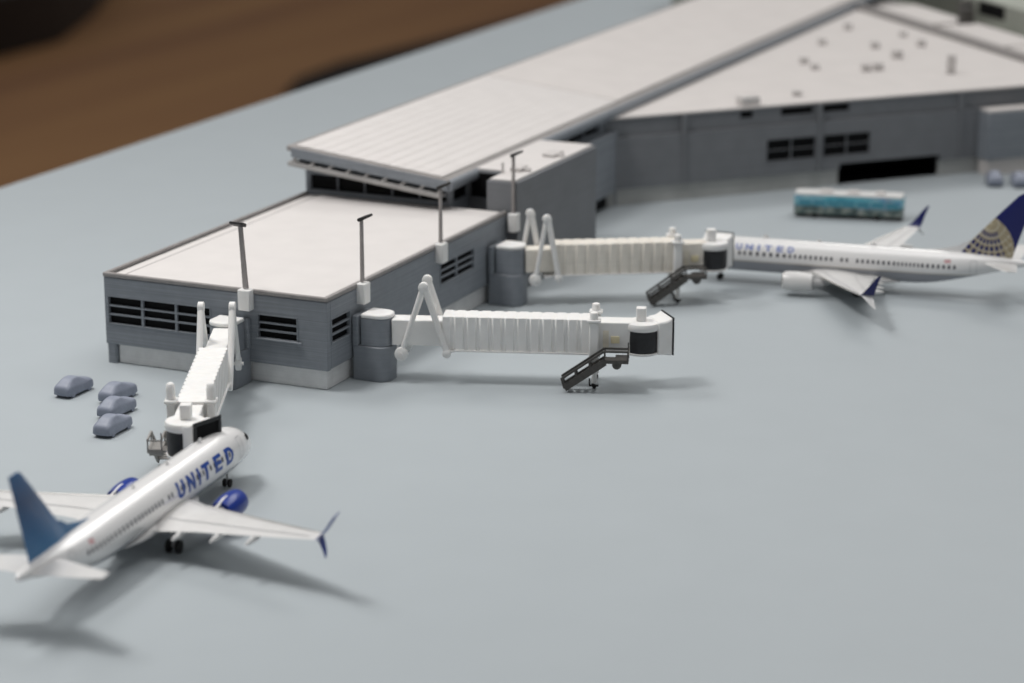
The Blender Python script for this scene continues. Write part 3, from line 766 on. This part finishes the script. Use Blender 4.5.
def airliner(loc, yaw, label, fus, fin, wl_up, wl_dn, eng, words, dorsal, stretch, lift, sweep):
    global FW, AF
    FW, AF = stretch
    t = thing('model_airliner', label, 'airliner', loc, yaw, 'model airliners')
    n = 48; xs = [0,.03,.08,.18,.3,.5,.8,1.1,1.5,1.9,2.2,2.6,3,3.6,4.2,5,6]+[6+i*1.5 for i in range(1,14)]+[26.5,27.2,28,29,30,31,32,33,34,35,36,37,38,38.6,39.1,39.35,39.47]
    rings = []
    for x in xs:
        tp, bt, hw = prof(x); zc, r_ = (tp+bt)/2, (tp-bt)/2
        rings.append([(-XM(x)*K, hw*math.cos(2*PI*i/n)*K, (zc+r_*math.sin(2*PI*i/n))*K) for i in range(n)])
    body = MB().loft(rings).build('fuselage', fus, t, smooth=60)
    # belly fairing under the wing
    fr = []
    for x, wv, zb, zt in ((11.2,1.2,1.34,1.7),(12.6,1.86,1.2,2.1),(14,2.05,1.1,2.45),(18,2.1,1.08,2.5),(21,2.05,1.1,2.45),(22.6,1.8,1.22,2.1),(24.2,1.1,1.34,1.7)):
        fr.append([(-XM(x)*K, wv*math.cos(2*PI*i/24)*K, ((zb+zt)/2+(zt-zb)/2*math.sin(2*PI*i/24))*K) for i in range(24)])
    MB().loft(fr).build('belly_fairing', M['wing'], t, smooth=60)
    for sg, nm in ((-1,'starboard'),(1,'port')):
        secs = []
        for y, le, te, tc in ((1.2,13.25,21.3,.13),(1.9,13.55,21.3,.13),(3.6,14.9,21.3,.125),(5.9,16.1,21.45,.12),(10,18.25,22.2,.11),(14,20.3,22.95,.105),(16.7,21.7,23.45,.10),(17.2,22.05,23.6,.09)):
            z = 1.95+(y-1.9)*.105+((y/17.2)**2)*.25
            secs.append(airfoil(le, te-le, z, tc, sg*y))
        wg = MB().loft(secs).build('wing', M['wing'], t, smooth=50)
        # bare metal leading edge
        ed = []
        for y in (2.6,3.6,5.9,10,14,17.0):
            le = {2.6:14.1,3.6:14.9,5.9:16.1,10:18.25,14:20.3,17.0:21.92}[y]
            ch = 7.3 if y < 3 else 6.4 if y < 4 else 5.35 if y < 6 else 3.95 if y < 11 else 2.65 if y < 15 else 1.62
            z = 1.95+(y-1.9)*.105+((y/17.2)**2)*.25; r_ = .014*ch+.05
            ed.append([(-XM(le-.03+r_*.9-math.cos(a)*r_*1.0)*K, sg*y*K, (z+.012*ch+math.sin(a)*r_*1.1)*K) for a in [2*PI*i/12 for i in range(12)]])
        MB().loft(ed).build('leading_edge', M['edge'], wg, smooth=50)
        fl_ = MB()
        for cfrac in (.16,.70):
            pv = []
            for y, le, te, tc in ((2.3,13.85,21.3,.13),(3.6,14.9,21.3,.125),(5.9,16.1,21.45,.12),(10,18.25,22.2,.11),(14,20.3,22.95,.105),(16.4,21.55,23.4,.10)):
                z = 1.95+(y-1.9)*.105+((y/17.2)**2)*.25; ch = te-le
                for c_ in (cfrac-.05/ch, cfrac+.05/ch):
                    t_ = 5*tc*(.2969*math.sqrt(c_)-.126*c_-.3516*c_**2+.2843*c_**3-.1015*c_**4)*ch
                    pv.append((-XM(le+c_*ch)*K, sg*y*K, (z+t_*1.05+.03*ch*math.sin(PI*c_)*.5+.035)*K))
            fl_.poly(pv, [(2*i,2*i+1,2*i+3,2*i+2) for i in range(5)])
        fl_.build('panel_line', M['line'], wg)
        # split tip
        zt = 1.95+(17.2-1.9)*.105+.25
        def blade(pts, tcx):
            rings_ = []
            for (y, z, le, ch, tk) in pts:
                rings_.append([(-XM(le+c_*ch)*K, sg*(y+o_*tk)*K, (z+q_*tk)*K) for c_, o_, q_ in ((0,0,0),(.3,.5,.25),(.7,.4,.2),(1,0,0),(.7,-.4,-.2),(.3,-.5,-.25))])
            return MB().loft(rings_)
        blade([(17.15,zt,22.0,1.6,.14),(17.42,zt+.1,22.2,1.5,.14),(17.7,zt+.45,22.55,1.3,.13+.55*(1-sweep)),(17.95+.5*(1-sweep),zt+1.2,22.55+.6*sweep,1.0+.25*(1-sweep),.1+.5*(1-sweep)),(18.15+1.1*(1-sweep),zt+2.1,22.55+1.4*sweep,.62+.4*(1-sweep),0.07+.42*(1-sweep)),(18.25+1.5*(1-sweep),zt+2.5,22.55+1.95*sweep,.32+.4*(1-sweep),.04+.3*(1-sweep))],1).build('winglet', wl_up, wg, smooth=50)
        blade([(17.35,zt-.02,22.25,1.25,.12),(17.7,zt-.35,22.75,1.0,.1),(18.1,zt-.85,23.4,.62,.07),(18.3,zt-1.15,23.95,.3,.04)],1).build('winglet', wl_dn, wg, smooth=50)
        # flap track fairings
        for y, te in ((4.3,21.3),(7.9,21.8),(11.3,22.45)):
            z = 1.95+(y-1.9)*.105+((y/17.2)**2)*.25-.28
            pf = [(te-2.6,.05),(te-2.0,.24),(te-1.0,.32),(te,.30),(te+.9,.2),(te+1.5,.04)]
            MB().loft([[(-XM(x)*K, (sg*y+.8*r_*math.cos(2*PI*i/12))*K, (z+(x-te)*.02+r_*math.sin(2*PI*i/12))*K) for i in range(12)] for x, r_ in pf]).build('flap_fairing', M['wing'], wg, smooth=50)
        # engine
        ye, ze = sg*4.85, 1.62
        pf = [(11.5,.80),(11.32,.90),(11.28,.99),(11.42,1.07),(11.9,1.15),(12.8,1.18),(13.8,1.12),(14.7,.98),(14.75,.8)]
        def nac(pf_, nn=28, flat=.93): return MB().loft([[(-XM(x)*K,(ye+r_*math.cos(2*PI*i/nn))*K,(ze+r_*math.sin(2*PI*i/nn)*(flat if math.sin(2*PI*i/nn) < 0 else 1))*K) for i in range(nn)] for x, r_ in pf_])
        en = nac(pf[3:]+[(14.76,.5)]).build('engine', eng, t, smooth=40)
        nac([(11.75,.70),(11.5,.80),(11.32,.90),(11.27,.99),(11.30,1.03),(11.425,1.075)]).build('intake_lip', M['edge'] if eng is not M['pblue'] else eng, en, smooth=50)
        nac([(14.6,.66),(15.5,.55),(16.0,.45),(16.0,.2),(16.6,.04)],20).build('exhaust', M['strut'], en, smooth=50)
        nac([(11.7,.69),(11.71,.1)],20).build('fan', M['black'], en)
        MB().loft([[(-XM(x)*K,(ye+w_)*K,z*K) for w_, z in ((-.10,z0),(.10,z0),(.10,z1),(-.10,z1))] for x, z0, z1 in ((13.1,ze+.95,ze+1.14),(14.0,ze+.9,ze+1.16),(15.6,ze+.45,2.42),(17.2,ze+.55,2.35))]).build('pylon', M['wing'] if eng is not M['pblue'] else M['pwhite'], en, bevel=.01)
        # stabiliser
        MB().loft([airfoil(le, ch, z, .09, sg*y, 7) for y, le, ch, z in ((.35,34.1,4.0,4.25),(1.2,34.5,3.6,4.35),(4,35.9,2.5,4.62),(6.5,37.2,1.45,4.92),(6.75,37.5,1.1,4.95))]).build('stabiliser', M['wing'], t, smooth=50)
        # main gear
        yg = sg*2.86
        gr = MB().rod((-XM(19.5)*K,yg*K,.5*K),(-XM(19.5)*K,(yg-sg*.2)*K,2.0*K),.13*K).bar((-XM(19.5)*K,(yg-.5)*K,.56*K),(-XM(19.5)*K,(yg+.5)*K,.56*K),.12*K,.12*K).build('main_gear', M['strut'], t)
        for dy in (-.43,.43):
            MB().lathe([(-.19*K,.42*K),(-.15*K,.56*K),(.15*K,.56*K),(.19*K,.42*K),(.19*K,.2*K),(.12*K,.05*K)],20,'y',(-XM(19.5)*K,(yg+dy)*K,.56*K)).build('wheel', M['tyre'], gr, smooth=40)
    gr = MB().rod((-4.0*K,0,.3*K),(-4.0*K,0,1.6*K),.1*K).bar((-4.0*K,-.25*K,.36*K),(-4.0*K,.25*K,.36*K),.1*K,.1*K).build('nose_gear', M['strut'], t)
    for dy in (-.24,.24):
        MB().lathe([(-.11*K,.27*K),(-.09*K,.37*K),(.09*K,.37*K),(.11*K,.27*K)],18,'y',(-4*K,dy*K,.37*K)).build('wheel', M['tyre'], gr, smooth=40)
    # fin and dorsal
    fs = []
    for z, le, te, tk in ((4.75,31.0,37.35,.30),(5.6,31.75,37.6,.28),(8,33.95,38.35,.22),(10.5,36.25,39.15,.15),(12.1,37.75,39.65,.11),(12.45,38.3,39.75,.06)):
        ring = []
        for c_, w_ in ((0,0),(.06,.5),(.3,1),(.65,.7),(1,.06)): ring.append((-XM(le+c_*(te-le))*K, w_*tk*K, z*K))
        for c_, w_ in ((1,-.06),(.65,-.7),(.3,-1),(.06,-.5)): ring.append((-XM(le+c_*(te-le))*K, w_*tk*K, z*K))
        fs.append(ring)
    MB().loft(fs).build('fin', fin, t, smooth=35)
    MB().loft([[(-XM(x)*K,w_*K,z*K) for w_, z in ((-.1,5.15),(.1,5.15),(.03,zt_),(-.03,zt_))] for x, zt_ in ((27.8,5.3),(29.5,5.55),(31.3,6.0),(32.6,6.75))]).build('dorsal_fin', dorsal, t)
    # cabin windows
    for sg in (-1,1):
        x = 6.6
        while x < 31.6:
            if not (16.7 < x < 17.1 or 18.3 < x < 18.7):
                a0, a1 = skin_z(x,3.58), skin_z(x,4.0)
                MB().poly([skin(x-.14,a0,sg,.016),skin(x+.14,a0,sg,.016),skin(x+.14,a1,sg,.016),skin(x-.14,a1,sg,.016)]).build('cabin_window', M['win'], t)
            x += .60
        for x0, x1, z0, z1 in ((4.3,5.15,2.75,4.6),(32.9,33.65,2.9,4.6)):
            ln = MB(); q_ = .05
            for xa, xb, za, zb in ((x0,x0+q_,z0,z1),(x1-q_,x1,z0,z1)):
                for i in range(6):
                    zz0, zz1 = za+(zb-za)*i/6, za+(zb-za)*(i+1)/6
                    ln.poly([skin(xa,skin_z(xa,zz0),sg,.012),skin(xb,skin_z(xb,zz0),sg,.012),skin(xb,skin_z(xb,zz1),sg,.012),skin(xa,skin_z(xa,zz1),sg,.012)])
            for zz in (z0,z1):
                ln.poly([skin(x0+q_,skin_z(x0,zz-.03),sg,.012),skin(x1-q_,skin_z(x1,zz-.03),sg,.012),skin(x1-q_,skin_z(x1,zz+.03),sg,.012),skin(x0+q_,skin_z(x0,zz+.03),sg,.012)])
            ln.build('door', M['line'], t)
        # cockpit glazing
        ck = MB()
        for x0, x1, za0, za1, zb0, zb1 in ((1.5,1.95,3.80,3.76,3.98,4.16),(2.05,2.55,3.76,3.76,4.20,4.26),(2.66,3.1,3.78,3.84,4.26,4.24)):
            g_ = []
            for a_ in range(5):
                for b_ in range(5):
                    xx = x0+(x1-x0)*a_/4; za, zb_ = za0+(za1-za0)*a_/4, zb0+(zb1-zb0)*a_/4
                    g_.append(skin(xx, skin_z(xx, za+(zb_-za)*b_/4), sg, .025))
            ck.poly(g_, [(5*a_+b_, 5*a_+5+b_, 5*a_+6+b_, 5*a_+1+b_) for a_ in range(4) for b_ in range(4)])
        ck.build('cockpit_window', M['black'], t)
        fm = MB(); x0 = 30.0
        fm.poly([skin(x0,skin_z(x0,4.22),sg,.014),skin(x0+.75,skin_z(x0,4.22),sg,.014),skin(x0+.75,skin_z(x0,4.6),sg,.014),skin(x0,skin_z(x0,4.6),sg,.014)])
        fm.build('flag_marking', M['flag'], t)
    for (w_, x0, hgt, zb, gap, mt, wide) in words:
        for sg in (-1,1):
            tot = sum(GLYPH[c_][0]*wide+gap for c_ in w_)-gap
            lettering(w_, x0+(tot*hgt if sg < 0 else 0), sg, hgt, zb, gap, mt, t, wide)
    for x, hgt in ((8.6,.42),(14.2,.30),(20.5,.36)):
        MB().loft([[(-XM(x+q0)*K,s_*K,z*K) for q0, s_ in ((0,0),(.18,.05),(.5,0),(.18,-.05))] for z, in ((5.24,),(5.29+hgt,))]).build('aerial', M['pwhite'], t)
    for o in t.children:
        if not o.name.startswith(('main_gear','nose_gear')): o.location.z += lift*K
    return t

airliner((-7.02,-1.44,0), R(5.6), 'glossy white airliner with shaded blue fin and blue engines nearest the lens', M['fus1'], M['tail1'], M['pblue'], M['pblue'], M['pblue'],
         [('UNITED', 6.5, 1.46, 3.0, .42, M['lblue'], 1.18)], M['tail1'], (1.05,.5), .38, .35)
airliner((16.3,-4.5,0), R(97), 'blurred white airliner with navy fin bearing a gold globe grid', M['fus2'], tail_globe(K), M['navy'], M['pwhite'], M['wing'],
         [('UNITED', 6.1, .76, 4.15, .55, M['lblue2'], 1.2)], M['pwhite'], (1.1,-1.0), .0, 1.)

# ------------------------------------------------------------------ dark things on the floor beyond the board
def on_floor(px, py): return at(px, py, FZ)
pa, pb = on_floor(290,80), on_floor(470,48)
def floor_patch(name, label, cat, pts, z1, m):
    q_ = [on_floor(*p_) for p_ in pts]
    o = MB().prism([(v.x,v.y) for v in q_], FZ+.01, FZ+z1).build(name, m, bevel=.3); o['label'] = label; o['category'] = cat
    return o
floor_patch('dark_patch', 'dark blurred patch on the brown floor beyond the board edge', 'dark_patch', [(283,98),(297,82),(340,66),(440,42),(560,12),(640,-12),(640,60),(470,80)], 1.0, M['dark_patch'])  # low dark slab on the floor along the board edge

floor_patch('cabinet', 'dark brown cabinet base on the floor in the top left corner', 'cabinet', [(-90,75),(0,58),(60,42),(95,14),(120,-20),(60,-70),(-120,-40)], 14, M['furn'])
# ------------------------------------------------------------------ camera
cam = bpy.data.cameras.new('camera'); co = bpy.data.objects.new('camera', cam); COL.objects.link(co); sc.camera = co
cam.sensor_width = 36; cam.lens = f_px/1024*36; cam.clip_start = .5; cam.clip_end = 3000
xr = CR @ Vector((1,0,0)); yu = CR @ Vector((0,-1,0)); zb = CR @ Vector((0,0,-1))
co.matrix_world = Matrix(((xr.x,yu.x,zb.x,CAMP.x),(xr.y,yu.y,zb.y,CAMP.y),(xr.z,yu.z,zb.z,CAMP.z),(0,0,0,1)))
cam.dof.use_dof = True; cam.dof.focus_distance = 66.3; cam.dof.aperture_fstop = .088215/(2*.29); cam.dof.aperture_blades = 0

# ------------------------------------------------------------------ light
def area(name, loc, target, sx, sy, power, col):
    l = bpy.data.lights.new(name, 'AREA'); l.shape = 'RECTANGLE'; l.size = sx; l.size_y = sy; l.energy = power; l.color = col
    o = bpy.data.objects.new(name, l); COL.objects.link(o); o.location = loc
    o.rotation_euler = (Vector(target)-Vector(loc)).to_track_quat('-Z','Y').to_euler()
    return o
area('desk_lamp', (-7,15,46), (-7,13,0), 13, 10, 13600, (1,.975,.95))
area('far_fill', (70,190,230), (20,0,0), 90, 60, 200000, (1,.98,.96))  # added soft fill for the dim far buildings, no known window there
area('ceiling_light', (20,-30,180), (20,-20,0), 120, 120, 112000, (1,.985,.97))
area('strip_light', (112,-16,94), (-6,-2,0), 90, 30, 42000, (1,.98,.95))
wd = bpy.data.worlds.new('World'); sc.world = wd; wd.use_nodes = True
wd.node_tree.nodes['Background'].inputs['Color'].default_value = (.97,.98,1,1); wd.node_tree.nodes['Background'].inputs['Strength'].default_value = .21

sc.view_settings.view_transform = 'Standard'; sc.view_settings.look = 'None'; sc.view_settings.exposure = 0; sc.view_settings.gamma = 1
sc.render.engine = 'CYCLES'
